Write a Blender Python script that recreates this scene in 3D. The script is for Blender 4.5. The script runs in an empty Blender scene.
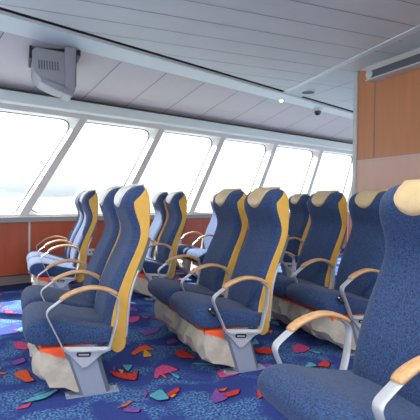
import bpy, bmesh, math, random
from mathutils import Vector, Matrix
import numpy as np
PI = math.pi
S = bpy.context.scene
COL = S.collection

# ---------------------------------------------------------------- camera
F_PX, CAM_H, HEAD, YH, ROLL = 460.0, 1.12, math.radians(67.1), 199.5, .0105
pit = math.atan((210-YH)/F_PX); rol = math.atan(ROLL)
vv = Vector((math.cos(HEAD)*math.cos(pit), math.sin(HEAD)*math.cos(pit), -math.sin(pit)))
r0 = Vector((math.sin(HEAD), -math.cos(HEAD), 0)); u0 = r0.cross(vv)
rr = r0*math.cos(rol)+u0*math.sin(rol); uu = rr.cross(vv)
cd = bpy.data.cameras.new('camera'); cam = bpy.data.objects.new('camera', cd); COL.objects.link(cam)
cam.matrix_world = Matrix(((rr.x, uu.x, -vv.x, 0), (rr.y, uu.y, -vv.y, 0), (rr.z, uu.z, -vv.z, CAM_H), (0, 0, 0, 1)))
cd.sensor_width = 36; cd.lens = 36*F_PX/420; cd.clip_start = .02; cd.clip_end = 20000
S.camera = cam

# ---------------------------------------------------------------- world, sun, exposure
S.view_settings.view_transform = 'Standard'; S.view_settings.look = 'None'
S.view_settings.gamma = 1; S.view_settings.use_curve_mapping = False
S.view_settings.exposure = 0.2
w = bpy.data.worlds.new('world'); S.world = w; w.use_nodes = True
nt = w.node_tree; nt.nodes.clear()
def N(nt, t, **k):
    n = nt.nodes.new(t)
    for a, b in k.items(): setattr(n, a, b)
    return n
tc = N(nt, 'ShaderNodeTexCoord'); mp = N(nt, 'ShaderNodeMapping'); mp.inputs['Scale'].default_value = (1, 1, 5)
nz = N(nt, 'ShaderNodeTexNoise'); nz.inputs['Scale'].default_value = 2.2; nz.inputs['Detail'].default_value = 5
cr = N(nt, 'ShaderNodeValToRGB'); cr.color_ramp.elements[0].position = .40; cr.color_ramp.elements[1].position = .56
cr.color_ramp.elements[0].color = (.42, .48, .51, 1); cr.color_ramp.elements[1].color = (1, 1, 1, 1)
sx = N(nt, 'ShaderNodeSeparateXYZ'); mr = N(nt, 'ShaderNodeMapRange')
mr.inputs['From Min'].default_value = .01; mr.inputs['From Max'].default_value = .10
mx = N(nt, 'ShaderNodeMixRGB'); mx.inputs['Color2'].default_value = (.97, .985, 1, 1)
bg = N(nt, 'ShaderNodeBackground'); bg.inputs['Strength'].default_value = 1.75
wo = N(nt, 'ShaderNodeOutputWorld'); L = nt.links.new
L(tc.outputs['Generated'], mp.inputs['Vector']); L(mp.outputs[0], nz.inputs['Vector']); L(nz.outputs['Fac'], cr.inputs[0])
L(tc.outputs['Generated'], sx.inputs[0]); L(sx.outputs['Z'], mr.inputs['Value']); L(mr.outputs[0], mx.inputs['Fac'])
L(cr.outputs[0], mx.inputs['Color1']); L(mx.outputs[0], bg.inputs['Color']); L(bg.outputs[0], wo.inputs[0])

def sunlamp(name, az, el, energy, ang=.6):
    d = bpy.data.lights.new(name, 'SUN'); d.energy = energy; d.angle = math.radians(ang); d.color = (1, .97, .92)
    o = bpy.data.objects.new(name, d); COL.objects.link(o)
    t = Vector((math.cos(az)*math.cos(el), math.sin(az)*math.cos(el), math.sin(el)))   # towards the sun
    o.rotation_euler = (-t).to_track_quat('-Z', 'Y').to_euler(); o.location = t*30
sunlamp('sun', math.radians(116), math.radians(43), 17.0)
def area(name, loc, sx_, sy_, e, col=(1, .98, .95)):
    d = bpy.data.lights.new(name, 'AREA'); d.shape = 'RECTANGLE'; d.size = sx_; d.size_y = sy_; d.energy = e; d.color = col
    o = bpy.data.objects.new(name, d); o.location = loc; COL.objects.link(o)
FILL_LIGHTS = [(1.2, .9), (-1.4, 1.0), (1.2, -1.2), (-1.4, -1.2)]  # added fill lights under the ceiling, unseen behind the camera
for i, (x, y) in enumerate(FILL_LIGHTS): area('fill_light', (x, y, 2.80), 1.1, .3, 26)
# the camera's own flash, just above the lens
fd = bpy.data.lights.new('flash', 'POINT'); fd.energy = 18; fd.shadow_soft_size = .05; fd.color = (.96, .98, 1)
fo = bpy.data.objects.new('flash', fd); COL.objects.link(fo); fo.location = (-.03, -.06, CAM_H+.10)

# ---------------------------------------------------------------- materials
def mat(name, col, rough=.6, metal=0, spec=.5, noise=None, bump=None, sheen=0, coat=0, var=.0, mapping=None, emit=None):
    """noise=(scale, amount); bump=(scale, strength, distance)"""
    m = bpy.data.materials.new(name); m.use_nodes = True; nt = m.node_tree; b = nt.nodes['Principled BSDF']
    b.inputs['Base Color'].default_value = (*col, 1); b.inputs['Roughness'].default_value = rough; b.inputs['Metallic'].default_value = metal
    b.inputs['Specular IOR Level'].default_value = spec
    if sheen: b.inputs['Sheen Weight'].default_value = sheen
    if coat: b.inputs['Coat Weight'].default_value = coat; b.inputs['Coat Roughness'].default_value = .12
    tc = N(nt, 'ShaderNodeTexCoord'); src = tc.outputs['Object']
    if mapping:
        mp = N(nt, 'ShaderNodeMapping'); mp.inputs['Scale'].default_value = mapping; nt.links.new(src, mp.inputs[0]); src = mp.outputs[0]
    if noise:
        nz = N(nt, 'ShaderNodeTexNoise'); nz.inputs['Scale'].default_value = noise[0]; nz.inputs['Detail'].default_value = 4; nz.inputs['Roughness'].default_value = .65
        nt.links.new(src, nz.inputs['Vector'])
        r = N(nt, 'ShaderNodeValToRGB'); a = noise[1]
        r.color_ramp.elements[0].position = .35; r.color_ramp.elements[1].position = .65
        r.color_ramp.elements[0].color = tuple(c*(1-a) for c in col)+(1,)
        r.color_ramp.elements[1].color = tuple(min(1, c*(1+a)+a*.01) for c in col)+(1,)
        nt.links.new(nz.outputs['Fac'], r.inputs[0]); nt.links.new(r.outputs[0], b.inputs['Base Color'])
    if bump:
        nz = N(nt, 'ShaderNodeTexNoise'); nz.inputs['Scale'].default_value = bump[0]; nz.inputs['Detail'].default_value = 3
        nt.links.new(src, nz.inputs['Vector'])
        bp = N(nt, 'ShaderNodeBump'); bp.inputs['Strength'].default_value = bump[1]; bp.inputs['Distance'].default_value = bump[2]
        nt.links.new(nz.outputs['Fac'], bp.inputs['Height']); nt.links.new(bp.outputs[0], b.inputs['Normal'])
    return m
def srgb(r, g, b):
    f = lambda c: (c/255/12.92) if c/255 <= .04045 else ((c/255+.055)/1.055)**2.4
    return (f(r), f(g), f(b))
M = {}
M['navy'] = mat('navy_fabric', srgb(42, 67, 108), .85, spec=.35, noise=(130, .6), bump=(260, .5, .002), sheen=.12)
M['padglare'] = mat('vinyl_painted_glare', srgb(232, 230, 222), .3, spec=.6, bump=(60, .15, .002))  # off-white stands in for window glare on the vinyl
M['yellow'] = mat('yellow_vinyl', srgb(218, 172, 80), .55, spec=.3, noise=(9, .05))
M['tan'] = mat('tan_vinyl', srgb(212, 186, 140), .32, spec=.6, noise=(14, .06), bump=(60, .15, .002))
M['wood'] = mat('beech_wood', srgb(205, 160, 112), .4, spec=.45, noise=(14, .16), mapping=(1, 6, 6))
M['alu'] = mat('painted_aluminium', srgb(204, 208, 212), .34, metal=.35, spec=.5)
M['post'] = mat('post_enamel', srgb(150, 160, 178), .45, metal=.15)
M['postdark'] = mat('post_enamel_darker', srgb(112, 122, 138), .5, metal=.1)
M['shell'] = mat('dark_shell', srgb(58, 58, 64), .6)
M['black'] = mat('black_plastic', srgb(22, 22, 24), .4)
M['plate'] = mat('nameplate', srgb(30, 34, 50), .4)
M['platebar'] = mat('nameplate_bar', srgb(200, 204, 212), .4)
M['bag'] = mat('beige_nylon', srgb(190, 182, 166), .55, spec=.4, noise=(7, .12), bump=(16, .55, .02))
M['orange'] = mat('orange_vest', srgb(235, 84, 40), .6, bump=(20, .4, .01))
M['ceil'] = mat('ceiling_panel', srgb(216, 224, 220), .5, spec=.3, noise=(3, .02))
M['soffit'] = mat('soffit_panel', srgb(212, 209, 208), .6, spec=.3)
M['beam'] = mat('beam_paint', srgb(226, 239, 236), .4, spec=.4)
M['frame'] = mat('window_frame_paint', srgb(218, 215, 210), .5)
M['reveal'] = mat('reveal_paint', srgb(235, 235, 232), .5)
M['dark'] = mat('dark_slot', srgb(70, 70, 74), .7)
M['sill'] = mat('sill_grey', srgb(160, 163, 163), .5)
M['seam'] = mat('seam_grey', srgb(120, 122, 126), .7)
M['gasket'] = mat('rubber_gasket', srgb(24, 22, 20), .6)
M['lam'] = mat('red_brown_laminate', srgb(176, 86, 58), .45, noise=(5, .10), mapping=(1, 1, .25))
M['lam2'] = mat('cherry_laminate', srgb(206, 136, 90), .42, noise=(3, .06), mapping=(1, 3, .4))
M['lam3'] = mat('pinkish_laminate', srgb(226, 182, 162), .42, noise=(3, .03), mapping=(1, 3, .4))
M['base'] = mat('baseboard_grey', srgb(136, 124, 122), .5)
M['edge'] = mat('corner_trim', srgb(205, 207, 205), .4)
M['tv'] = mat('grey_plastic', srgb(150, 152, 158), .5)
M['tvdark'] = mat('dark_grey_plastic', srgb(96, 98, 104), .5)
M['white'] = mat('white_plastic', srgb(226, 226, 224), .4)
M['sea'] = mat('sea_water', srgb(122, 138, 146), .3, spec=.5, bump=(.3, .4, .5))
M['hill'] = mat('far_hills', srgb(122, 146, 160), .9, noise=(.004, .1))  # bluish haze of the distance is put into this colour
def emis(name, col, s):
    m = bpy.data.materials.new(name); m.use_nodes = True; b = m.node_tree.nodes['Principled BSDF']
    b.inputs['Emission Color'].default_value = (*col, 1); b.inputs['Emission Strength'].default_value = s; b.inputs['Base Color'].default_value = (*col, 1)
    return m
M['lamp'] = emis('lamp_diffuser', (1, .98, .95), 2.5)
def glass():
    m = bpy.data.materials.new('window_glass'); m.use_nodes = True; nt = m.node_tree; nt.nodes.clear()
    t = N(nt, 'ShaderNodeBsdfTransparent'); t.inputs[0].default_value = (.97, .98, .98, 1)
    g = N(nt, 'ShaderNodeBsdfGlossy'); g.inputs['Roughness'].default_value = .02
    x = N(nt, 'ShaderNodeMixShader'); x.inputs[0].default_value = .05; o = N(nt, 'ShaderNodeOutputMaterial')
    nt.links.new(t.outputs[0], x.inputs[1]); nt.links.new(g.outputs[0], x.inputs[2]); nt.links.new(x.outputs[0], o.inputs[0])
    return m
M['glass'] = glass()
def carpet():
    m = bpy.data.materials.new('carpet_blue'); m.use_nodes = True; nt = m.node_tree; b = nt.nodes['Principled BSDF']
    b.inputs['Roughness'].default_value = .95; b.inputs['Specular IOR Level'].default_value = .1
    tc = N(nt, 'ShaderNodeTexCoord')
    big = N(nt, 'ShaderNodeTexNoise'); big.inputs['Scale'].default_value = 3.4; big.inputs['Detail'].default_value = 2; big.inputs['Distortion'].default_value = .6
    sm = N(nt, 'ShaderNodeTexNoise'); sm.inputs['Scale'].default_value = 70; sm.inputs['Detail'].default_value = 3
    for q in (big, sm): nt.links.new(tc.outputs['Object'], q.inputs['Vector'])
    r1 = N(nt, 'ShaderNodeValToRGB'); r1.color_ramp.elements[0].position = .46; r1.color_ramp.elements[1].position = .58
    r2 = N(nt, 'ShaderNodeValToRGB'); r2.color_ramp.elements[0].position = .44; r2.color_ramp.elements[1].position = .60
    nt.links.new(big.outputs['Fac'], r1.inputs[0]); nt.links.new(sm.outputs['Fac'], r2.inputs[0])
    mu = N(nt, 'ShaderNodeMath', operation='MULTIPLY'); nt.links.new(r1.outputs[0], mu.inputs[0]); nt.links.new(r2.outputs[0], mu.inputs[1])
    mx = N(nt, 'ShaderNodeMixRGB'); mx.inputs['Color1'].default_value = (*srgb(66, 84, 160), 1); mx.inputs['Color2'].default_value = (*srgb(110, 166, 212), 1)
    nt.links.new(mu.outputs[0], mx.inputs['Fac'])
    m2 = N(nt, 'ShaderNodeMixRGB', blend_type='MULTIPLY'); m2.inputs['Fac'].default_value = .5
    nt.links.new(mx.outputs[0], m2.inputs['Color1']); nt.links.new(sm.outputs['Fac'], m2.inputs['Color2'])
    nt.links.new(m2.outputs[0], b.inputs['Base Color'])
    bp = N(nt, 'ShaderNodeBump'); bp.inputs['Strength'].default_value = .4; bp.inputs['Distance'].default_value = .004
    nt.links.new(sm.outputs['Fac'], bp.inputs['Height']); nt.links.new(bp.outputs[0], b.inputs['Normal'])
    return m
M['carpet'] = carpet()
CC = dict(pink=srgb(204, 78, 128), purple=srgb(134, 84, 160), orange=srgb(226, 98, 52), yellow=srgb(222, 160, 66), red=srgb(212, 64, 50),
          teal=srgb(92, 168, 186), dark=srgb(30, 34, 84), border=srgb(44, 48, 92))
for k, c in CC.items(): M['c_'+k] = mat('carpet_'+k, c, .95, spec=.1, noise=(70, .2))

# ---------------------------------------------------------------- helpers
def link(name, bm, mats, parent=None, smooth=False, label=None, kind=None, loc=None, auto=None):
    me = bpy.data.meshes.new(name); bm.normal_update(); bm.to_mesh(me); bm.free()
    for m in (mats if isinstance(mats, (list, tuple)) else [mats]): me.materials.append(M[m])
    if smooth:
        for p in me.polygons: p.use_smooth = True
    if auto is not None:
        try: me.set_sharp_from_angle(angle=math.radians(auto))
        except Exception: pass
    o = bpy.data.objects.new(name, me); COL.objects.link(o)
    if parent: o.parent = parent
    if label: o['label'] = label
    if kind: o['kind'] = kind
    if loc: o.location = loc
    return o
def empty(name, loc, label, cat, group=None, rz=0):
    o = bpy.data.objects.new(name, None); o.empty_display_size = .1; COL.objects.link(o); o.location = loc; o.rotation_euler = (0, 0, rz)
    o['label'] = label; o['category'] = cat
    if group: o['group'] = group
    return o
def tag(o, label, cat, group=None):
    o['label'] = label; o['category'] = cat
    if group: o['group'] = group
    return o
def box(bm, lo, hi, bev=0, mi=0, seg=2):
    r = bmesh.ops.create_cube(bm, size=1)
    for v in r['verts']:
        v.co = Vector([lo[i]+(v.co[i]+.5)*(hi[i]-lo[i]) for i in range(3)])
    fs = set(f for v in r['verts'] for f in v.link_faces)
    for f in fs: f.material_index = mi
    if bev:
        es = list(set(e for v in r['verts'] for e in v.link_edges))
        g = bmesh.ops.bevel(bm, geom=es, offset=bev, segments=seg, profile=.6, affect='EDGES')
        for f in g['faces']: f.material_index = mi
def rings(bm, rs, closed=True, cap=True, mi=0):
    """loft a list of equal-length loops"""
    vs = [[bm.verts.new(p) for p in r] for r in rs]; n = len(rs[0])
    for a, b in zip(vs, vs[1:]):
        for i in range(n if closed else n-1):
            j = (i+1) % n
            try: bm.faces.new((a[i], a[j], b[j], b[i])).material_index = mi
            except ValueError: pass
    if cap and closed:
        for q in (vs[0], vs[-1]):
            try: bm.faces.new(q).material_index = mi
            except ValueError: pass
    bmesh.ops.recalc_face_normals(bm, faces=bm.faces)
    return vs
def prism(bm, pts, ax, a0, a1, mi=0, bev=0):
    """extrude polygon pts along axis ax (0,1,2) from a0 to a1; pts give the other two coords in order"""
    def P(p, a):
        c = list(p); c.insert(ax, a); return c
    A = [bm.verts.new(P(p, a0)) for p in pts]; B = [bm.verts.new(P(p, a1)) for p in pts]
    fs = [bm.faces.new(A), bm.faces.new(B)]
    for i in range(len(pts)):
        j = (i+1) % len(pts); fs.append(bm.faces.new((A[i], A[j], B[j], B[i])))
    for f in fs: f.material_index = mi
    bmesh.ops.recalc_face_normals(bm, faces=bm.faces)
    if bev:
        es = list(set(e for f in fs for e in f.edges))
        bmesh.ops.bevel(bm, geom=es, offset=bev, segments=2, profile=.6, affect='EDGES')
def smooth_path(pts, sub=6):
    P = [Vector(p) for p in pts]; out = []
    for i in range(len(P)-1):
        a = P[max(i-1, 0)]; b = P[i]; c = P[i+1]; d = P[min(i+2, len(P)-1)]
        for k in range(sub):
            t = k/sub
            out.append(.5*((2*b)+(c-a)*t+(2*a-5*b+4*c-d)*t*t+(3*b-a-3*c+d)*t**3))
    return out+[P[-1]]
def sweep_xz(bm, pts, wy, th, y0=0, n=12, closed=False, ws=None, mi=0, p=4):
    """sweep a rounded bar (wy along y, th in the xz plane) along xz points (x,z)"""
    P = [Vector((a, 0, b)) for a, b in pts]; rs = []
    m = len(P)
    for i, q in enumerate(P):
        if closed: t = P[(i+1) % m]-P[(i-1) % m]
        else: t = P[min(i+1, m-1)]-P[max(i-1, 0)]
        t.normalize(); nn = Vector((-t.z, 0, t.x)); s = ws[i] if ws else 1
        r = []
        for k in range(n):
            a = 2*PI*(k+.5)/n; ca, sa = math.cos(a), math.sin(a)
            e = (abs(ca)**p+abs(sa)**p)**(-1/p)
            r.append(q+nn*(th/2*s*sa*e)+Vector((0, y0+wy/2*s*ca*e, 0)))
        rs.append(r)
    if closed: rs.append(rs[0])
    rings(bm, rs, cap=not closed, mi=mi)
    if closed: bmesh.ops.remove_doubles(bm, verts=bm.verts, dist=1e-6)
def tube(bm, pts, r, n=8, mi=0, closed=False):
    P = [Vector(p) for p in pts]; rs = []; m = len(P); up = None
    for i, q in enumerate(P):
        t = (P[(i+1) % m]-P[(i-1) % m]) if closed else (P[min(i+1, m-1)]-P[max(i-1, 0)])
        t.normalize()
        if up is None: up = Vector((0, 0, 1)) if abs(t.z) < .9 else Vector((1, 0, 0))
        a = t.cross(up).normalized(); b = a.cross(t).normalized(); up = b
        rs.append([q+a*(r*math.cos(2*PI*k/n))+b*(r*math.sin(2*PI*k/n)) for k in range(n)])
    if closed: rs.append([v.copy() for v in rs[0]])
    rings(bm, rs, cap=not closed, mi=mi)
def kids(o): return [c for c in bpy.data.objects if c.parent == o]
def copy_tree(o, parent=None, skip=()):
    c = o.copy(); COL.objects.link(c); c.parent = parent
    for ch in kids(o):
        if ch.name.split('.')[0] not in skip: copy_tree(ch, c, skip)
    return c

# ================================================================ THE ROOM
AW = Vector((.95, .311, 0)).normalized(); NW = Vector((-.311, .95, 0)).normalized(); W0 = Vector((-.044, 6.417, 0))
def wp(s, z, o=0): return W0+AW*s+NW*o+Vector((0, 0, z))
# floor with the printed carpet shapes in its own mesh
MOT = {'pink': [[(0.98, 4.286), (1.095, 4.283), (1.05, 4.144), (0.966, 4.066), (0.939, 4.149)], [(0.798, 2.76), (0.846, 2.905), (0.91, 2.959), (0.955, 2.922), (0.987, 2.831), (0.904, 2.807), (0.847, 2.794), (0.811, 2.738)], [(1.39, 2.494), (1.39, 2.444), (1.347, 2.38)], [(1.959, 2.987), (2.044, 3.007), (2.068, 2.894), (1.971, 2.833), (1.883, 2.844)], [(-0.019, 3.798), (0.031, 3.859), (0.108, 3.724), (0.077, 3.611), (0.003, 3.664)], [(-0.008, 2.608), (0.083, 2.675), (0.061, 2.606)]], 'purple': [[(0.948, 3.771), (1.155, 3.822), (1.104, 3.712), (0.981, 3.637)], [(0.89, 3.476), (0.886, 3.399), (0.859, 3.384)], [(0.58, 2.99), (0.619, 3.052), (0.591, 2.948)], [(0.697, 2.62), (0.704, 2.557), (0.671, 2.498), (0.667, 2.528)], [(0.515, 2.377), (0.554, 2.411), (0.616, 2.374), (0.59, 2.335)], [(1.09, 3.443), (1.172, 3.489), (1.184, 3.39), (1.078, 3.351)], [(1.016, 2.362), (1.098, 2.478), (1.085, 2.392), (1.156, 2.38), (1.084, 2.308), (1.002, 2.286)], [(1.482, 2.717), (1.602, 2.71), (1.608, 2.668), (1.496, 2.633)], [(-0.023, 3.382), (0.054, 3.437), (0.065, 3.348), (-0.01, 3.296)]], 'orange': [[(0.767, 3.251), (0.846, 3.364), (0.921, 3.412), (0.938, 3.304), (0.952, 3.274), (0.871, 3.281), (0.826, 3.252), (0.777, 3.202)], [(0.851, 2.81), (0.864, 2.787), (0.874, 2.713), (0.857, 2.72)], [(0.497, 2.421), (0.555, 2.463), (0.604, 2.483), (0.547, 2.427)], [(1.086, 2.437), (1.164, 2.452), (1.118, 2.409)], [(1.981, 3.443), (2.03, 3.392), (1.977, 3.318), (1.952, 3.358)], [(-0.004, 3.161), (0.068, 3.189), (0.088, 3.037), (0.109, 2.978), (0.058, 2.966), (-0.003, 3.09)]], 'yellow': [[(0.879, 3.314), (0.895, 3.179), (0.89, 3.136), (0.826, 3.138)], [(0.616, 2.976), (0.649, 2.944), (0.622, 2.881)], [(0.799, 2.476), (0.851, 2.47), (0.808, 2.431)]], 'red': [[(0.561, 2.96), (0.62, 2.9), (0.697, 2.87), (0.733, 2.911), (0.682, 2.754), (0.622, 2.794), (0.569, 2.867)], [(0.783, 2.483), (0.888, 2.561), (0.885, 2.516), (0.801, 2.447)], [(1.055, 3.14), (1.135, 3.204), (1.15, 3.126), (1.169, 2.973), (1.061, 3.034)], [(1.09, 2.376), (1.218, 2.4), (1.176, 2.342), (1.105, 2.327)], [(1.311, 2.363), (1.347, 2.38), (1.285, 2.256), (1.251, 2.242)], [(1.64, 3.009), (1.747, 3.018), (1.782, 2.93), (1.722, 2.859), (1.624, 2.92)], [(1.863, 2.548), (1.992, 2.622), (1.988, 2.561), (1.934, 2.501)], [(0.203, 2.829), (0.225, 2.821), (0.208, 2.752)]], 'teal': [[(0.656, 3.038), (0.724, 3.011), (0.665, 2.901)], [(0.91, 2.805), (0.949, 2.701), (0.927, 2.675), (0.912, 2.75)], [(0.69, 2.505), (0.786, 2.57), (0.793, 2.422), (0.724, 2.422)], [(1.022, 3.176), (1.042, 3.099), (1.022, 3.13)], [(1.998, 2.871), (2.062, 2.751), (2.022, 2.743)], [(1.76, 2.549), (1.87, 2.627), (1.876, 2.543)], [(0.022, 2.66), (0.095, 2.725), (0.239, 2.785), (0.15, 2.676)], [(0.096, 2.753), (0.195, 2.787), (0.149, 2.761), (0.095, 2.725)]]}
def floor_():
    bm = bmesh.new(); keys = ['base']+list(CC)
    mats = ['carpet']+['c_'+k for k in CC]
    X0, X1, Y0, Y1 = -3.5, 10.5, -3.5, 10.6
    def quad(pts, z, mi):
        f = bm.faces.new([bm.verts.new((x, y, z)) for x, y in pts]); f.material_index = mi
        f.normal_update()
        if f.normal.z < 0: f.normal_flip()
    def wallY(x): return W0.y+(x-W0.x)*AW.y/AW.x
    quad([(X0, Y0), (X1, Y0), (X1, wallY(X1)+.3), (X0, wallY(X0)+.3)], 0, 0)
    # dark border along the window wall
    e = [wp(s, 0, o) for s, o in ((-3, -.42), (9.5, -.42), (9.5, .02), (-3, .02))]
    quad([(p.x, p.y) for p in e], .0008, 1+list(CC).index('border'))
    rnd = random.Random(4)
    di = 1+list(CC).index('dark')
    def motif(c, poly, z=.0022):
        out = []
        for i in range(len(poly)):       # round the corners a little
            a = poly[i]; b = poly[(i+1) % len(poly)]
            out += [(a[0]*.86+b[0]*.14, a[1]*.86+b[1]*.14), (a[0]*.14+b[0]*.86, a[1]*.14+b[1]*.86)]
        poly = out
        cx = sum(p[0] for p in poly)/len(poly); cy = sum(p[1] for p in poly)/len(poly)
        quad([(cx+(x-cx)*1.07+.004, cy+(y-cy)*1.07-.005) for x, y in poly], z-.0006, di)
        quad(poly, z, 1+list(CC).index(c))
    cen = []
    zi = 0
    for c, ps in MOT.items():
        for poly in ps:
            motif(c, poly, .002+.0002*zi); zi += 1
            cen.append((sum(p[0] for p in poly)/len(poly), sum(p[1] for p in poly)/len(poly)))
    shapes = [poly for c, ps in MOT.items() for poly in ps if len(poly) >= 4]; cols = ['pink', 'red', 'orange', 'purple', 'teal', 'yellow']
    tries = 0; made = 0
    while made < 520 and tries < 9000:
        tries += 1
        x = rnd.uniform(-2.5, 8.5); y = rnd.uniform(-1.5, wallY(x)-.12)
        if y > 9: continue
        if any((x-a)**2+(y-b)**2 < .205**2 for a, b in cen): continue
        a = rnd.uniform(0, 6.28); n = rnd.choice([2, 3, 3, 4]); first = True
        for q in range(n):
            poly = rnd.choice(shapes); c = rnd.choice(cols)
            px = sum(p[0] for p in poly)/len(poly); py = sum(p[1] for p in poly)/len(poly)
            size = max(math.hypot(u-px, v-py) for u, v in poly)
            sz_ = (rnd.uniform(.09, .13) if q == 0 else rnd.uniform(.03, .06))/size
            r = 0 if q == 0 else rnd.uniform(.05, .10); t = a+rnd.uniform(0, 6.28)
            ca, sa = math.cos(t)*sz_, math.sin(t)*sz_; ox, oy = r*math.cos(t*1.7), r*math.sin(t*1.7)
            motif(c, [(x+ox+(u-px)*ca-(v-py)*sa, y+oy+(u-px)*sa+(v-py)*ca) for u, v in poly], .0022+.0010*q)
        cen.append((x, y)); made += 1
    link('floor', bm, mats, kind='structure')
floor_()
# --- window wall
RAKE = .56; ZB, ZT = .90, 2.24
LE = [-2.25, -.90, .487, 1.878, 3.246, 4.71, 6.28, 7.90]     # left (inner) edges of the openings at z=1.35
openings = [(LE[i], LE[i+1]-.115) for i in range(len(LE)-1)]
def sc(c, z): return c+float(np.interp(c, [-.9, .4, 1.8, 3.2, 4.65, 6.2, 7.9], [.66, .62, .565, .54, .51, .48, .45]))*(z-1.35)
def rloop(l, r, zb, zt, rad, k=7):
    cs = [(sc(l, zb), zb), (sc(r, zb), zb), (sc(r, zt), zt), (sc(l, zt), zt)]; out = []
    for i in range(4):
        p = Vector(cs[i]); a = (Vector(cs[i-1])-p).normalized(); b = (Vector(cs[(i+1) % 4])-p).normalized()
        ang = a.angle(b); d = rad/math.tan(ang/2)
        A = p+a*d; B = p+b*d
        for j in range(k):
            t = j/(k-1); q = (1-t)**2*A+2*t*(1-t)*p+t*t*B; out.append((q.x, q.y))
    return out
def window_wall():
    bm = bmesh.new(); eds = []
    def loop(pts, o=0):
        vs = [bm.verts.new(wp(s, z, o)) for s, z in pts]
        return vs, [bm.edges.new((vs[i], vs[(i+1) % len(vs)])) for i in range(len(vs))]
    _, e = loop([(-4.3, .86), (10.2, .86), (10.2, 2.5), (-4.3, 2.5)]); eds += e
    inner = []
    for l, r in openings:
        v, e = loop(rloop(l, r, ZB, ZT, .012)); inner.append(v); eds += e
    bmesh.ops.triangle_fill(bm, use_beauty=True, edges=eds, use_dissolve=False)
    for f in bm.faces: f.material_index = 0
    for (l, r), v in zip(openings, inner):
        out = [bm.verts.new(wp(s, z, .17)) for s, z in rloop(l+.005, r-.005, ZB+.01, ZT-.01, .13)]
        n = len(v)
        for i in range(n):
            j = (i+1) % n; f = bm.faces.new((v[i], v[j], out[j], out[i])); f.material_index = 1
    # outer skin of the hull
    for l, r in openings: pass
    bmesh.ops.recalc_face_normals(bm, faces=bm.faces)
    link('wall_window_side', bm, ['frame', 'reveal'], kind='structure')
window_wall()
for i, (l, r) in enumerate(openings):
    root = empty('window_%d' % (i+1), wp((l+r)/2, ZB, .17), 'w', 'window'); root['kind'] = 'structure'
    del root['label']; del root['category']
    inv = -root.location
    lp = rloop(l+.005, r-.005, ZB+.01, ZT-.01, .13)
    bm = bmesh.new(); tube(bm, [wp(s, z, .165)+inv for s, z in lp], .009, 6, closed=True); link('gasket', bm, 'gasket', root, smooth=True)
    bm = bmesh.new()
    rings(bm, [[wp(s, z, .170)+inv for s, z in lp], [wp(s, z, .176)+inv for s, z in lp]]); link('pane', bm, 'glass', root)
# outer hull plate around the windows, so that light only enters by the openings
bm = bmesh.new(); eds = []
vs = [bm.verts.new(wp(s, z, .172)) for s, z in ((-4.3, 0), (10.2, 0), (10.2, 3.0), (-4.3, 3.0))]; eds += [bm.edges.new((vs[i], vs[(i+1) % 4])) for i in range(4)]
for l, r in openings:
    v = [bm.verts.new(wp(s, z, .172)) for s, z in rloop(l+.005, r-.005, ZB+.01, ZT-.01, .13)]
    eds += [bm.edges.new((v[i], v[(i+1) % len(v)])) for i in range(len(v))]
bmesh.ops.triangle_fill(bm, use_beauty=True, edges=eds, use_dissolve=False)
link('wall_outer_hull', bm, 'frame', kind='structure')
def wslab(name, s0, s1, z0, z1, o0, o1, m, kind='structure', bev=.004, parent=None):
    bm = bmesh.new(); box(bm, (s0, o0, z0), (s1, o1, z1), bev)
    for v in bm.verts: v.co = wp(v.co.x, v.co.z, v.co.y)
    bmesh.ops.recalc_face_normals(bm, faces=bm.faces)
    return link(name, bm, m, parent, kind=kind)
wslab('wall_lower_panel', -4.3, 10.2, .12, .80, 0, .03, 'lam', bev=0)
wslab('trim_1', -4.3, 10.2, .80, .865, -.035, .06, 'sill')            # sill rail
wslab('trim_2', -4.3, 10.2, .862, .874, -.05, -.01, 'reveal', bev=.002)          # thin bright lip
wslab('baseboard_window_side', -4.3, 10.2, 0, .115, -.012, .02, 'base')
wslab('trim_3', -4.3, 10.2, .112, .122, -.02, 0, 'dark', bev=0)
s = .22-1.25*3; k = 4
while s < 9.5:
    wslab('trim_%d' % k, s-.012, s+.012, .122, .80, -.006, .004, 'edge', bev=.002); s += 1.25; k += 1
# header rail under the soffit
bm = bmesh.new(); prism(bm, [(-.10, 2.325), (-.075, 2.305), (.03, 2.305), (.03, 2.475), (-.045, 2.475), (-.085, 2.46)], 0, -4.3, 10.2)
for v in bm.verts: v.co = wp(v.co.x, v.co.z, v.co.y)
bmesh.ops.recalc_face_normals(bm, faces=bm.faces); link('trim_%d' % k, bm, 'beam', kind='structure'); k += 1
# --- soffit, beam, slot, ceiling
def bl(x): return Vector((x, 5.735+.378*(x-1.508), 2.79))      # lower (window side) edge of the beam
def bu(x): return Vector((x, 5.31+.406*(x-1.508), 2.79))        # inner edge of the beam
XA, XB = -4.0, 10.2
bm = bmesh.new()
a0 = wp(-3.8, 2.478, .05); a1 = wp(10.2, 2.478, .05)
top0 = wp(-3.8, 2.79, -1.1); 
P = [a0, a1, bl(10.0), bl(-3.4)]
rings(bm, [P, [p+Vector((0, 0, .03)) for p in P]]); link('ceiling_soffit', bm, 'soffit', kind='structure')
bm = bmesh.new()      # panel joints of the soffit
for s in (-1.15, -.47, .215, .9149, 1.61, 2.30, 3.0, 3.70, 4.40, 5.15, 5.95, 6.75, 7.5):
    q0 = wp(s, 2.482, -.005)
    # follow the wall's normal inward until the beam line
    d = -NW; t = 0
    while t < 2:
        p = wp(s, 0, -t)
        if p.y <= bl(p.x).y: break
        t += .005
    q1 = wp(s, 2.786, -t)
    for e in (q0, q1): pass
    h = AW*.0055; dn = Vector((0, 0, -.004))
    A = [q0-h+dn, q0+h+dn, q1+h+dn, q1-h+dn]
    # lie on the soffit plane
    bm.faces.new([bm.verts.new(p) for p in A])
link('trim_%d' % k, bm, 'seam', kind='structure'); k += 1
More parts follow.
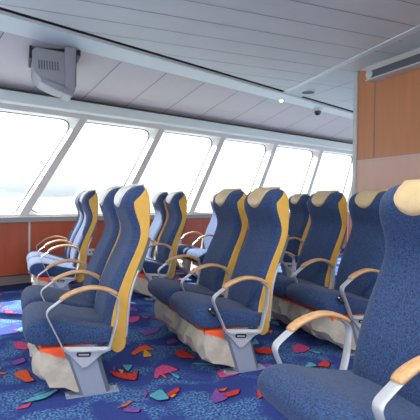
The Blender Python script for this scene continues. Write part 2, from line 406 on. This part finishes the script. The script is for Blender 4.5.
wslab('trim_%d' % k, -4.3, 10.2, 2.470, 2.488, -.10, .0, 'dark', bev=0); k += 1  # dark slab stands in for the shade in the gap above the header
bm = bmesh.new()      # the beam, a shallow rail
A = [bl(XA), bl(XB), bu(XB), bu(XA)]; o = Vector((0, 0, .035)); i_ = Vector((.0, .012, 0))
rings(bm, [A, [p+o for p in A]]); link('ceiling_beam', bm, 'beam', kind='structure')
bm = bmesh.new()      # shadow slot beside the beam
off = Vector((0, -.085, 0))
def slot(x0, x1):
    lo = [bu(x0)+Vector((0, .03, .03)), bu(x1)+Vector((0, .03, .03)), bu(x1)+off+Vector((0, 0, .03)), bu(x0)+off+Vector((0, 0, .03))]
    hi = [p+Vector((0, 0, .12)) for p in lo]
    v = [[bm.verts.new(p) for p in lo], [bm.verts.new(p) for p in hi]]
    for q in range(4): bm.faces.new((v[0][q], v[0][(q+1) % 4], v[1][(q+1) % 4], v[1][q]))
    bm.faces.new(v[1])
slot(XA, 3.86); slot(4.32, XB)
link('ceiling_slot', bm, 'dark', kind='structure')
bm = bmesh.new()
zc = Vector((0, 0, .03))
A = [bu(XA)+off+zc, bu(XB)+off+zc, Vector((XB, -3.5, 2.82)), Vector((XA, -3.5, 2.82))]
rings(bm, [A, [p+Vector((0, 0, .04)) for p in A]])
B = [bu(3.86)+Vector((0, .02, .028)), bu(4.32)+Vector((0, .02, .028)), bu(4.32)+off+Vector((0, -.02, .028)), bu(3.86)+off+Vector((0, -.02, .028))]
rings(bm, [B, [p+Vector((0, 0, .03)) for p in B]])
link('ceiling', bm, 'ceil', kind='structure')
bm = bmesh.new()      # plank joints
def strip(p, q, w_, z=2.817):
    p = Vector((*p, z)); q = Vector((*q, z)); t = (q-p).normalized(); h = Vector((-t.y, t.x, 0))*w_/2
    bm.faces.new([bm.verts.new(c) for c in (p-h, p+h, q+h, q-h)])
def yend(y):  # x where ceiling reaches the slot
    return 1.508+(y-5.23)/.406
for j in range(-8, 4):
    y = 5.22+.37*j; x0 = max(XA, yend(y)+.02)
    if x0 < 3.78: strip((x0, y), (3.78, y), .008)
for j in range(-3, 5):
    x = 4.40+j*.75
    if x > 3.9: strip((x, -3), (x, min(bu(x).y-.12, 7.5)), .008)
for j in range(0, 9):
    y = 6.35-.75*j; x0 = max(3.8, yend(y)+.05)
    strip((x0, y), (9.5, y), .007)
link('trim_%d' % k, bm, 'seam', kind='structure'); k += 1
bm = bmesh.new()      # cross strip of the ceiling
rings(bm, [[Vector(p) for p in ((3.83, 6.15, 2.808), (3.90, 6.17, 2.808), (3.55, 2.0, 2.808), (3.45, 2.0, 2.808))], [Vector(p) for p in ((3.83, 6.15, 2.82), (3.90, 6.17, 2.82), (3.55, 2.0, 2.82), (3.45, 2.0, 2.82))]])
link('trim_%d' % k, bm, 'beam', kind='structure'); k += 1
# --- aft bulkhead
BX = 4.13
def slab(name, lo, hi, m, bev=0, kind='structure', parent=None, label=None):
    bm = bmesh.new(); box(bm, lo, hi, bev); return link(name, bm, m, parent, kind=kind, label=label)
slab('wall_aft_upper', (BX, 4.522, 1.65), (BX+.08, 4.83, 2.83), 'lam2')
slab('wall_aft_upper_inner', (BX-.006, -1.0, 1.65), (BX+.08, 4.514, 2.83), 'lam2')
slab('wall_aft_lower', (BX-.003, -1.0, 0), (BX+.08, 4.83, 1.638), 'lam3')
slab('trim_%d' % k, (BX-.012, -1.0, 1.638), (BX+.05, 4.83, 1.652), 'edge'); k += 1
slab('trim_%d' % k, (BX-.02, 4.83, 0), (BX+.10, 4.90, 2.85), 'edge', .006); k += 1
slab('baseboard_aft', (BX-.015, -1.0, 0), (BX+.01, 4.83, .11), 'base'); 
bm = bmesh.new(); prism(bm, [(4.82, 2.83), (4.515, 2.725), (-1.0, 2.725), (-1.0, 2.83)], 0, BX-.03, BX+.02); link('trim_%d' % k, bm, 'soffit', kind='structure'); k += 1
# blind housing along the top of the bulkhead
slab('trim_%d' % k, (BX-.008, 4.511, 1.652), (BX+.02, 4.525, 2.73), 'seam'); k += 1
hb = empty('blind_housing', (BX-.07, 4.5, 2.60), 'long grey roller housing under the ceiling on the wooden bulkhead', 'blind housing')
bm = bmesh.new(); prism(bm, [(-.075, .012), (-.075, .11), (.055, .12), (.055, .012)], 1, -4.5, -.02, bev=.004); link('housing', bm, 'tvdark', hb)
bm = bmesh.new(); prism(bm, [(-.09, 0), (-.09, .016), (.055, .016), (.055, 0)], 1, -4.5, .02); link('bottom_rail', bm, 'edge', hb, label='pale bottom rail')
bm = bmesh.new(); bmesh.ops.create_cone(bm, cap_ends=True, segments=24, radius1=.056, radius2=.05, depth=.07, matrix=Matrix.Translation((-.05, -.035, .07)) @ Matrix.Rotation(PI/2, 4, 'Y')); link('end_cap', bm, 'edge', hb, smooth=True, auto=35, label='round pale end cap')
# glowing panels added with the fill lights, unseen behind the camera
for i, (x, y) in enumerate(FILL_LIGHTS):
    t = empty('fill_panel', (x, y, 2.82), 'flat rectangular fill light panel added to the ceiling out of view', 'light', 'added fill light panels')
    bm = bmesh.new(); box(bm, (-.6, -.2, -.015), (.6, .2, 0), .003); link('frame', bm, 'beam', t)
    bm = bmesh.new(); box(bm, (-.55, -.15, -.017), (.55, .15, -.014)); link('diffuser', bm, 'lamp', t)
# --- outside: sea and far hills
bm = bmesh.new(); 
f = bm.faces.new([bm.verts.new(p) for p in ((-9000, 12, -5), (9000, 12, -5), (9000, 9000, -5), (-9000, 9000, -5))]); link('sea', bm, 'sea', kind='structure')
bm = bmesh.new(); rnd = random.Random(7); n = 90; rs = []
for i in range(n+1):
    t = i/n; x = -3500+7500*t; y = 4200+300*math.sin(t*9)
    h = (38+34*math.sin(t*11+1.3)+22*math.sin(t*27+.4)+12*math.sin(t*61))*(.55+.45*math.sin(t*5.5+2.0))
    h = max(h, 2)
    rs.append([(x, y-250, -6), (x, y-110, h*.55-5), (x, y, h-5), (x, y+300, -6)])
rings(bm, rs, closed=False, cap=False); link('hills', bm, 'hill', smooth=True, kind='structure')

# ================================================================ SEATS
# profile of a backrest: z, front x, rear x, half width
PR = [(.208, .120, .19, .215), (.25, .105, .200, .225), (.36, .105, .203, .228), (.44, .115, .206, .23), (.56, .147, .218, .23), (.70, .202, .264, .23), (.80, .248, .305, .23),
      (.87, .276, .330, .23), (.93, .286, .339, .23), (1.0, .262, .342, .23), (1.06, .240, .342, .23), (1.11, .238, .340, .226), (1.145, .248, .335, .218), (1.175, .264, .329, .198), (1.19, .280, .323, .175), (1.202, .296, .319, .13)]
PZ = [p[0] for p in PR]
def prof(z):
    i = np.interp
    return [float(i(z, PZ, [p[k] for p in PR])) for k in (1, 2, 3)]
def prof_s(z):                       # smoothed
    a = [prof(z+d) for d in (-.03, -.015, 0, .015, .03)] if .27 < z < 1.12 else [prof(z)]
    return [sum(c)/len(a) for c in zip(*a)]
YC = .30
def navy_front(z, v):
    """front surface x of the padding at height z, v in -1..1 across"""
    xf, xr, w = prof_s(z)
    b = .034*(1-abs(v)**5)**.6
    bol = .005*math.exp(-((abs(v)-.72)/.16)**2)*(1 if z < 1.0 else max(0, 1-(z-1.0)/.06))
    cen = -.003*math.exp(-(v/.4)**2) if z < .98 else 0
    head = .014*math.exp(-((z-1.09)/.06)**2)*(1-abs(v)**4)
    lum = .012*math.exp(-((z-.62)/.14)**2)*(1-abs(v)**4)
    return xf-b-bol-cen-head-lum
def backrest_mesh():
    bm = bmesh.new(); rs = []
    zs = list(np.linspace(.30, 1.10, 30))+[1.12, 1.135, 1.15, 1.162, 1.173, 1.183, 1.192, 1.198, 1.202]
    for z in zs:
        xf, xr, w = prof_s(z); r = []
        fade = 1 if z < 1.15 else max(0, 1-((z-1.15)/.052)**2)**.5
        for k in range(25):
            v = -1+2*k/24; vv_ = math.sin(v*PI/2)**1 if True else v
            x = navy_front(z, vv_); x = xf+(x-xf)*max(fade, .25)
            r.append((x, YC+w*vv_, z))
        back = xf+.012 if z < 1.06 else xf+.012+(xr-.004-xf-.012)*min(1, (z-1.06)/.10)
        inset = w-.004 if z < 1.12 else w
        r += [(back, YC+inset, z), (back, YC, z), (back, YC-inset, z)]
        rs.append(r)
    rings(bm, rs); return bm
def side_panel_mesh(sg):
    """yellow side of the backrest, a plate following the profile with a rounded foot"""
    bm = bmesh.new(); rs = []
    zs = [.210, .217, .232, .26]+list(np.linspace(.30, 1.10, 30))+[1.12, 1.14, 1.155, 1.17, 1.18, 1.188]
    for z in zs:
        xf, xr, w = prof_s(max(z, .209)); 
        if z > 1.10: xf = xf+(xr-xf)*(.85*(z-1.10)/.088)**1.0
        if z < .245: k = math.sqrt(max(0, 1-((.245-z)/.038)**2)); m_ = (xf+xr)/2; h = (xr-xf)/2*max(k, .3); xf, xr = m_-h, m_+h
        w += .003
        i0 = .022
        y1 = YC+sg*w; y0 = YC+sg*(w-i0); ym = YC+sg*(w-.006)
        rs.append([(xf, y0, z), (xf, ym, z), (xf+.006, y1, z), (xr-.006, y1, z), (xr, ym, z), (xr, y0, z)])
    rings(bm, rs); return bm
def shell_mesh():
    bm = bmesh.new(); rs = []
    for z in list(np.linspace(.28, 1.12, 24))+[1.14, 1.16, 1.175]:
        xf, xr, w = prof_s(z); w -= .018
        a = xf+.012; b = xr+.002
        rs.append([(a, YC-w, z), (b, YC-w, z), (b+.008, YC-w*.8, z), (b+.008, YC+w*.8, z), (b, YC+w, z), (a, YC+w, z)])
    rings(bm, rs); return bm
def head_pad_mesh():
    """U shaped vinyl pad wrapped over the top of the backrest"""
    bm = bmesh.new(); nu, nv = 25, 16; g = []
    def hw(t): return .100+.022*max(0, (t-.75)/.25)**1.5
    for i in range(nu):
        u = math.sin((-1+2*i/(nu-1))*PI/2)
        zl = 1.068+.085*(1-math.sqrt(max(0, 1-u*u)))
        ye = abs(u)*hw(1); zt = 1.2015
        while zt > 1.1 and prof_s(zt)[2] < ye+.006: zt -= .001
        col = []; edge = i in (0, nu-1)
        for j in range(nv):
            t = j/(nv-1); yy = hw(t)*u; z = zl+(zt-zl)*t
            xf, xr, w = prof_s(z); v = max(-.97, min(.97, yy/w))
            fade = 1 if z < 1.15 else max(.25, max(0, 1-((z-1.15)/.052)**2)**.5)
            x = xf+(navy_front(z, v)-xf)*fade
            k = -.003 if (edge or j == 0) else .005
            col.append((x-k, YC+yy, z+(.005*t if k > 0 else 0)))
        xr = prof_s(zt)[1]
        for dx, dz in ((.25, .006), (.55, .007), (.9, .003), (1.0, -.01)):
            xl = col[nv-1][0]; col.append((xl+(xr+.008-xl)*dx, YC+hw(1)*u, zt+dz*(.2 if edge else 1)))
        g.append(col)
    rings(bm, g, closed=False, cap=False)
    bmesh.ops.solidify(bm, geom=list(bm.faces), thickness=-.006)
    bmesh.ops.recalc_face_normals(bm, faces=bm.faces); return bm
def cushion_mesh():
    prof_c = smooth_path([(.14, 0, .362), (-.01, 0, .388), (-.15, 0, .424), (-.245, 0, .446), (-.31, 0, .442), (-.350, 0, .412), (-.360, 0, .370), (-.342, 0, .332), (-.28, 0, .306), (-.15, 0, .296), (.0, 0, .286), (.12, 0, .280)], 5)
    cx, cz = -.15, .36; bm = bmesh.new(); rs = []
    W_ = .268
    for k in range(-10, 11):
        t = k/10; y = W_*math.sin(t*PI/2)
        e = max(0, (abs(y)-(W_-.05))/.05); s = 1-.17*(1-math.sqrt(max(0, 1-e*e)))
        crown = .016*(1-(y/W_)**2)
        r = []
        for p in prof_c:
            hx = p.x-cx; hz = p.z-cz
            z = cz+hz*s+(crown if hz > 0 else 0); x = cx+hx*(1-(1-s)*.35)
            if p.x < -.27: x -= .012*(1-(y/W_)**2)
            r.append((x, YC+y, z))
        rs.append(r)
    rings(bm, rs); return bm
def seam_mesh(y):
    bm = bmesh.new()
    pts = smooth_path([(.11, y, .362), (-.01, y, .380), (-.15, y, .414), (-.245, y, .435), (-.30, y, .431), (-.336, y, .404), (-.345, y, .368)], 4)
    tube(bm, pts, .0035, 6)
    return bm
def fillet(pts, rad, k=5):
    out = [pts[0]]
    for i in range(1, len(pts)-1):
        p = Vector(pts[i]); a = Vector(pts[i-1])-p; b = Vector(pts[i+1])-p; d = min(rad, a.length*.45, b.length*.45)
        A = p+a.normalized()*d; B = p+b.normalized()*d
        for j in range(k): t = j/(k-1); q = (1-t)**2*A+2*t*(1-t)*p+t*t*B; out.append((q.x, q.y))
    return out+[pts[-1]]
def arm_frame_mesh():
    bm = bmesh.new()
    pts = fillet([(-.10, .600), (-.175, .562), (-.260, .502), (-.158, .278), (.085, .258), (.128, .42), (.140, .552), (.085, .588)], .035, 6)
    sweep_xz(bm, pts, .048, .008, n=12); return bm
def arm_pad_mesh():
    bm = bmesh.new()
    pts = smooth_path([(-.180, 0, .563), (-.14, 0, .588), (-.08, 0, .610), (-.015, 0, .620), (.05, 0, .611), (.10, 0, .592), (.128, 0, .574)], 5)
    P = [(p.x, p.z) for p in pts]; n = len(P)
    ws = [min(1, .72+.28*math.sin(PI*min(1, (min(i, n-1-i)+.6)/4)/2)) for i in range(n)]
    sweep_xz(bm, P, .056, .024, n=16, ws=ws, p=3); return bm
def pedestal(parent, y, sg, lab=None):
    """leaning flat post at one end of the pair; sg=-1 near side, +1 far side; y of its centre"""
    bm = bmesh.new(); rs = []
    for z, cx_, hw in ((.008, .012, .090), (.14, -.028, .092), (.285, -.070, .098)):
        d = .045; c = .026
        rs.append([(cx_-hw, y-d+c, z), (cx_-hw+c, y-d, z), (cx_+hw-c, y-d, z), (cx_+hw, y-d+c, z), (cx_+hw, y+d-c, z), (cx_+hw-c, y+d, z), (cx_-hw+c, y+d, z), (cx_-hw, y+d-c, z)])
    rings(bm, rs)
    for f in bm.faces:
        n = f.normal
        if abs(n.x) > .3 and abs(n.z) < .7: f.material_index = 1  # side facets painted darker, their shade put into the enamel colour
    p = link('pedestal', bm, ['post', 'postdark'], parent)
    bm = bmesh.new(); box(bm, (-.145, y-.047, 0), (.15, y+.047, .006), .002)
    for xx in (-.135, .135):
        bmesh.ops.create_cone(bm, cap_ends=True, segments=12, radius1=.011, radius2=.009, depth=.01, matrix=Matrix.Translation((xx, y, .009)))
    link('foot_plate', bm, 'post', p)
    yo = y+sg*.052
    bm = bmesh.new(); a, b = sorted((yo, yo+sg*.012))
    prism(bm, [(-.165, .300), (.10, .272), (.098, .252), (.045, .236), (-.035, .172), (-.062, .172), (-.125, .246), (-.160, .275)], 1, a, b, bev=.003); br = link('bracket_plate', bm, 'alu', p)
    bm = bmesh.new(); a, b = sorted((yo+sg*.011, yo+sg*.016))
    prism(bm, [(-.092, .258), (-.088, .264), (-.020, .257), (-.014, .250), (-.018, .236), (-.024, .231), (-.088, .239), (-.094, .246)], 1, a, b); 
    a2, b2 = sorted((yo+sg*.016, yo+sg*.0175))
    prism(bm, [(-.082, .254), (-.026, .248), (-.026, .240), (-.082, .246)], 1, a2, b2, mi=1)
    nl = link('nameplate', bm, ['plate', 'platebar'], p, label='small dark nameplate with a pale bar')
    return p
def double_seat():
    root = empty('double_seat', (0, 0, 0), 'x', 'seat', 'double seats with navy fabric and yellow sides')
    bb = None
    for i in range(2):
        dy = .6*i
        def put(name, bm, m, par, **k):
            for v in bm.verts: v.co.y += dy
            return link(name, bm, m, par, **k)
        c = put('seat_cushion', cushion_mesh(), 'navy', root, smooth=True, auto=60)
        for yy in (YC-.258, YC+.258): put('piping', seam_mesh(yy), 'shell', c, smooth=True)
        b = put('backrest', backrest_mesh(), 'navy', root, smooth=True, auto=55)
        for sg in (-1, 1): put('side_panel', side_panel_mesh(sg), 'yellow', b, smooth=True, auto=40, label='yellow vinyl side panel')
        put('back_shell', shell_mesh(), 'shell', b, smooth=True, auto=40)
        put('headrest_pad', head_pad_mesh(), 'tan', b, smooth=True, auto=60, label='tan U-shaped vinyl head pad')
        bm = bmesh.new()      # folded tray and its grey brackets on the back
        prism(bm, [(.268, .72), (.335, .95), (.348, .945), (.285, .715)], 1, YC-.20, YC+.20, bev=.004)
        for yy in (YC-.226, YC+.214):
            prism(bm, [(.225, .655), (.258, .648), (.288, .69), (.328, .80), (.350, .88), (.335, .89), (.27, .80)], 1, yy, yy+.012, mi=0, bev=.002)
        put('folding_table', bm, ['tvdark', 'alu'], b, label='grey folding table on the back')
        for yy in (YC-.218, YC+.218):
            bm = bmesh.new(); tube(bm, smooth_path([(.200, yy, .30), (.210, yy, .42), (.224, yy, .54), (.258, yy, .655), (.275, yy, .69)], 4), .010, 8)
            put('back_frame_tube', bm, 'alu', b, smooth=True, label='pale metal tube')
    for k in range(3):
        bm = arm_frame_mesh()
        for v in bm.verts: v.co.y += .6*k
        a = link('armrest', bm, 'alu', root, smooth=True, auto=50)
        bm = arm_pad_mesh()
        for v in bm.verts: v.co.y += .6*k
        link('armrest_pad', bm, 'wood', a, smooth=True, label='curved beech wood pad')
    pedestal(root, .065, -1); pedestal(root, 1.135, 1)
    for xx in (-.10, .06):
        bm = bmesh.new(); box(bm, (xx, .04, .292), (xx+.05, 1.16, .312), .005); link('cross_beam', bm, 'postdark', root)
    return root
def lever(root):
    bm = bmesh.new(); tube(bm, [(-.262, .022, .425), (-.250, .004, .412), (-.238, -.004, .392)], .010, 8)
    bmesh.ops.create_uvsphere(bm, u_segments=12, v_segments=8, radius=.013, matrix=Matrix.Translation((-.262, .018, .428)))
    l = link('recline_lever', bm, 'black', root, smooth=True)
    bm = bmesh.new(); bmesh.ops.create_uvsphere(bm, u_segments=10, v_segments=6, radius=.006, matrix=Matrix.Translation((-.268, .008, .434))); link('tip', bm, 'white', l, smooth=True)
proto = double_seat()
UNITS = [
 ((.405, 2.62), 'navy double seat in front at the left, its whole near pedestal standing on the carpet', 0),
 ((1.385, 2.62), 'navy double seat in the middle, black lever on its near cushion, tan head pads', 1),
 ((2.375, 2.62), 'navy double seat directly in front of the wooden bulkhead, partly hidden by the nearest seat', 1),
 ((1.26, .47), 'nearest navy double seat, cut off by the right edge', 0),
 ((.49, 5.04), 'leftmost sunlit double seat beside the windows and the reddish wall panel', 0),
 ((1.48, 4.92), 'second double seat from the left along the windows, behind the front left seat', 0),
 ((2.50, 5.32), 'third double seat along the windows, its cushion and bag showing beside the middle seat', 0),
 ((3.42, 5.20), 'fourth double seat along the windows, seen between the middle seat and the bulkhead seat', 0),
]
roots = []
for i, ((x, y), lab, lev) in enumerate(UNITS):
    o = proto if i == 0 else copy_tree(proto)
    o.location = (x, y, 0); o['label'] = lab; roots.append(o)
for i, u in enumerate(UNITS):
    if u[2]: lever(roots[i])
    if i in (0, 4, 5):            # glare on these head pads is put into an off-white colour
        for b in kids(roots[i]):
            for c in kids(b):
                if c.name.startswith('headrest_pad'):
                    c.material_slots[0].link = 'OBJECT'; c.material_slots[0].material = M['padglare']; c['label'] = 'U-shaped vinyl head pad with glare painted off-white'


# ================================================================ LIFE VEST BAGS under the seats
def bag_mesh(seed):
    rnd = random.Random(seed); bm = bmesh.new()
    outline = [(-.30, .284), (-.325, .22), (-.318, .16), (-.285, .11), (-.235, .075), (-.17, .05), (-.09, .022), (-.02, .010), (.03, .03), (.04, .10), (.03, .18), (.01, .245), (-.10, .262), (-.21, .275)]
    rs = []; ny = 12
    for k in range(ny):
        t = k/(ny-1); y = .035+.53*t; e = abs(2*t-1); sc_ = 1-.16*e**6; r = []
        for j, (x, z) in enumerate(outline):
            X = -.13+(x+.13)*sc_; Z = .16+(z-.16)*(1-.12*e**6)
            a = .017 if z < .25 else .006
            X += rnd.uniform(-a, a); Z += rnd.uniform(-a, a)*.8
            Y = y+(rnd.uniform(-.018, .018) if 0 < k < ny-1 else 0)
            if k < 3 and z > .2 and x > -.25: Z -= .05*(3-k)/3*min(1, (x+.25)/.1)      # gapes open at the near end
            r.append((X, Y, max(.006, Z)))
        rs.append(r)
    rings(bm, rs); bmesh.ops.triangulate(bm, faces=bm.faces)
    return bm
def vest_mesh():
    bm = bmesh.new(); box(bm, (-.285, .045, .15), (.0, .54, .288), .02, seg=3)
    for v in bm.verts:
        v.co.z += .006*math.sin(v.co.y*40+v.co.x*30)
    return bm
bags = []
def bag(x, y, lab, seed):
    r = empty('life_vest_bag', (x, y, 0), lab, 'bag', 'beige life vest bags under the seats')
    b = link('pouch', bag_mesh(seed), 'bag', r, smooth=True, auto=24)
    link('vest', vest_mesh(), 'orange', r, smooth=True, auto=40, label='orange life vest')
    return r
bag(.405, 2.62, 'crumpled beige bag with orange vest under the near cushion of the front left seat', 1)
bag(.405, 3.22, 'beige vest bag under the far cushion of the front left seat', 2)
bag(1.385, 2.62, 'crumpled beige bag beside the pedestal under the middle seat\'s near cushion', 3)
bag(1.385, 3.22, 'beige bag reaching furthest left under the middle seat\'s far cushion', 4)
bag(2.375, 2.62, 'beige vest bag under the near cushion of the seat by the bulkhead', 5)
bag(2.375, 3.22, 'beige bag under the far cushion of the bulkhead seat, right of the middle seat', 6)
bag(.49, 5.04, 'small beige bag under the leftmost sunlit window seat, near cushion', 7)
bag(.49, 5.64, 'small beige bag under the leftmost window seat, far cushion by the wall', 7)
bag(1.48, 4.92, 'beige bag under the second window seat, behind the front left seat', 8)
bag(2.50, 5.92, 'beige bag under the third window seat, far cushion beside the sunlit carpet', 9)
bag(2.50, 5.32, 'beige bag under the third window seat, near cushion behind the middle seat', 10)

# ================================================================ SMALL THINGS
# socket plate on the lower wall panel
r = empty('wall_socket', wp(1.093, .30, -.002), 'small white socket plate on the reddish wall panel behind the leftmost window seat', 'socket')
r.rotation_euler = (0, 0, math.atan2(AW.y, AW.x))
bm = bmesh.new(); box(bm, (-.052, -.018, 0), (.052, 0, .095), .004); pl = link('cover_plate', bm, 'white', r)
bm = bmesh.new()
for xx in (-.024, .024): bmesh.ops.create_cone(bm, cap_ends=True, segments=16, radius1=.015, radius2=.015, depth=.004, matrix=Matrix.Translation((xx, -.018, .048)) @ Matrix.Rotation(PI/2, 4, 'X'))
link('socket_opening', bm, 'seam', pl)
# dome camera on the beam
r = empty('dome_camera', (5.03, 6.95, 2.79), 'small grey dome security camera under the pale ceiling beam', 'security camera')
bm = bmesh.new(); bmesh.ops.create_cone(bm, cap_ends=True, segments=24, radius1=.07, radius2=.08, depth=.05, matrix=Matrix.Translation((0, 0, -.025))); link('base_ring', bm, 'alu', r, smooth=True, auto=35)
bm = bmesh.new(); bmesh.ops.create_uvsphere(bm, u_segments=20, v_segments=12, radius=.06, matrix=Matrix.Translation((0, 0, -.07))); link('dome', bm, 'tvdark', r, smooth=True)
bm = bmesh.new(); bmesh.ops.create_cone(bm, cap_ends=True, segments=16, radius1=.026, radius2=.024, depth=.04, matrix=Matrix.Translation((-.028, -.035, -.105)) @ Matrix.Rotation(.9, 4, 'X')); link('lens', bm, 'black', r, smooth=True, auto=35)
# downlight on the beam and round ceiling speaker
r = empty('downlight', (4.06, 6.62, 2.79), 'tiny round glowing spotlight set in the pale ceiling beam', 'light')
bm = bmesh.new(); bmesh.ops.create_cone(bm, cap_ends=True, segments=20, radius1=.062, radius2=.066, depth=.012, matrix=Matrix.Translation((0, 0, -.006))); link('rim', bm, 'edge', r, smooth=True, auto=35)
bm = bmesh.new(); bmesh.ops.create_uvsphere(bm, u_segments=16, v_segments=8, radius=.038, matrix=Matrix.Translation((0, 0, -.006))); link('bulb', bm, 'lamp', r, smooth=True)
r = empty('ceiling_speaker', (4.19, 6.04, 2.82), 'round grey speaker grille on the ceiling beside the cross strip', 'speaker')
bm = bmesh.new(); bmesh.ops.create_cone(bm, cap_ends=True, segments=28, radius1=.11, radius2=.125, depth=.02, matrix=Matrix.Translation((0, 0, -.01))); link('rim', bm, 'beam', r, smooth=True, auto=35)
bm = bmesh.new(); bmesh.ops.create_cone(bm, cap_ends=True, segments=28, radius1=.10, radius2=.10, depth=.006, matrix=Matrix.Translation((0, 0, -.022))); link('grille', bm, 'seam', r)
# television hung from the ceiling
tv = r = empty('ceiling_television', (.16, 5.30, 2.25), 'grey box television with vent slots hanging from the ceiling at the upper left', 'television')
bm = bmesh.new()
prism(bm, [(.0, .30), (.02, .245), (.10, .165), (.26, .10), (.40, .07), (.40, .50), (.04, .52), (0, .48)], 1, 0, .52, bev=.012); body = link('housing', bm, 'tv', r, smooth=True, auto=30)
bm = bmesh.new()
for j in range(8):
    xx = .075+.032*j; prism(bm, [(xx, .275), (xx+.014, .273), (xx+.010, .375), (xx-.004, .377)], 1, -.004, .004)
link('vent_slot_row', bm, 'tvdark', body)
bm = bmesh.new(); prism(bm, [(.39, .06), (.50, .035), (.515, .06), (.525, .56), (.39, .56)], 1, -.03, .55, bev=.012); link('front_bezel', bm, 'tv', r, smooth=True, auto=30)
bm = bmesh.new(); prism(bm, [(.515, .10), (.53, .11), (.54, .50), (.518, .50)], 1, .02, .50, bev=.003); link('screen', bm, 'black', r)
bm = bmesh.new(); rs = []
for k in range(9):
    t = k/8; x = .10+.39*t; rad = .02+.045*math.sin(PI*min(1, t*.62+.12)); zc_ = .155-.125*t
    rs.append([(x, .03+rad*1.2*math.cos(a), zc_+rad*.8*math.sin(a)) for a in [2*PI*q/12 for q in range(12)]])
rings(bm, rs); link('cable_cover', bm, 'tv', r, smooth=True, auto=50)
bm = bmesh.new(); box(bm, (-.03, .06, .40), (.0, .46, .62), .004); box(bm, (.02, .10, .51), (.60, .42, .62), .006); link('ceiling_bracket', bm, 'black', r, label='black mounting bracket')

for c_ in kids(tv)+[g for q in kids(tv) for g in kids(q)]:
    for v in c_.data.vertices: v.co.x *= .86; v.co.z *= .93
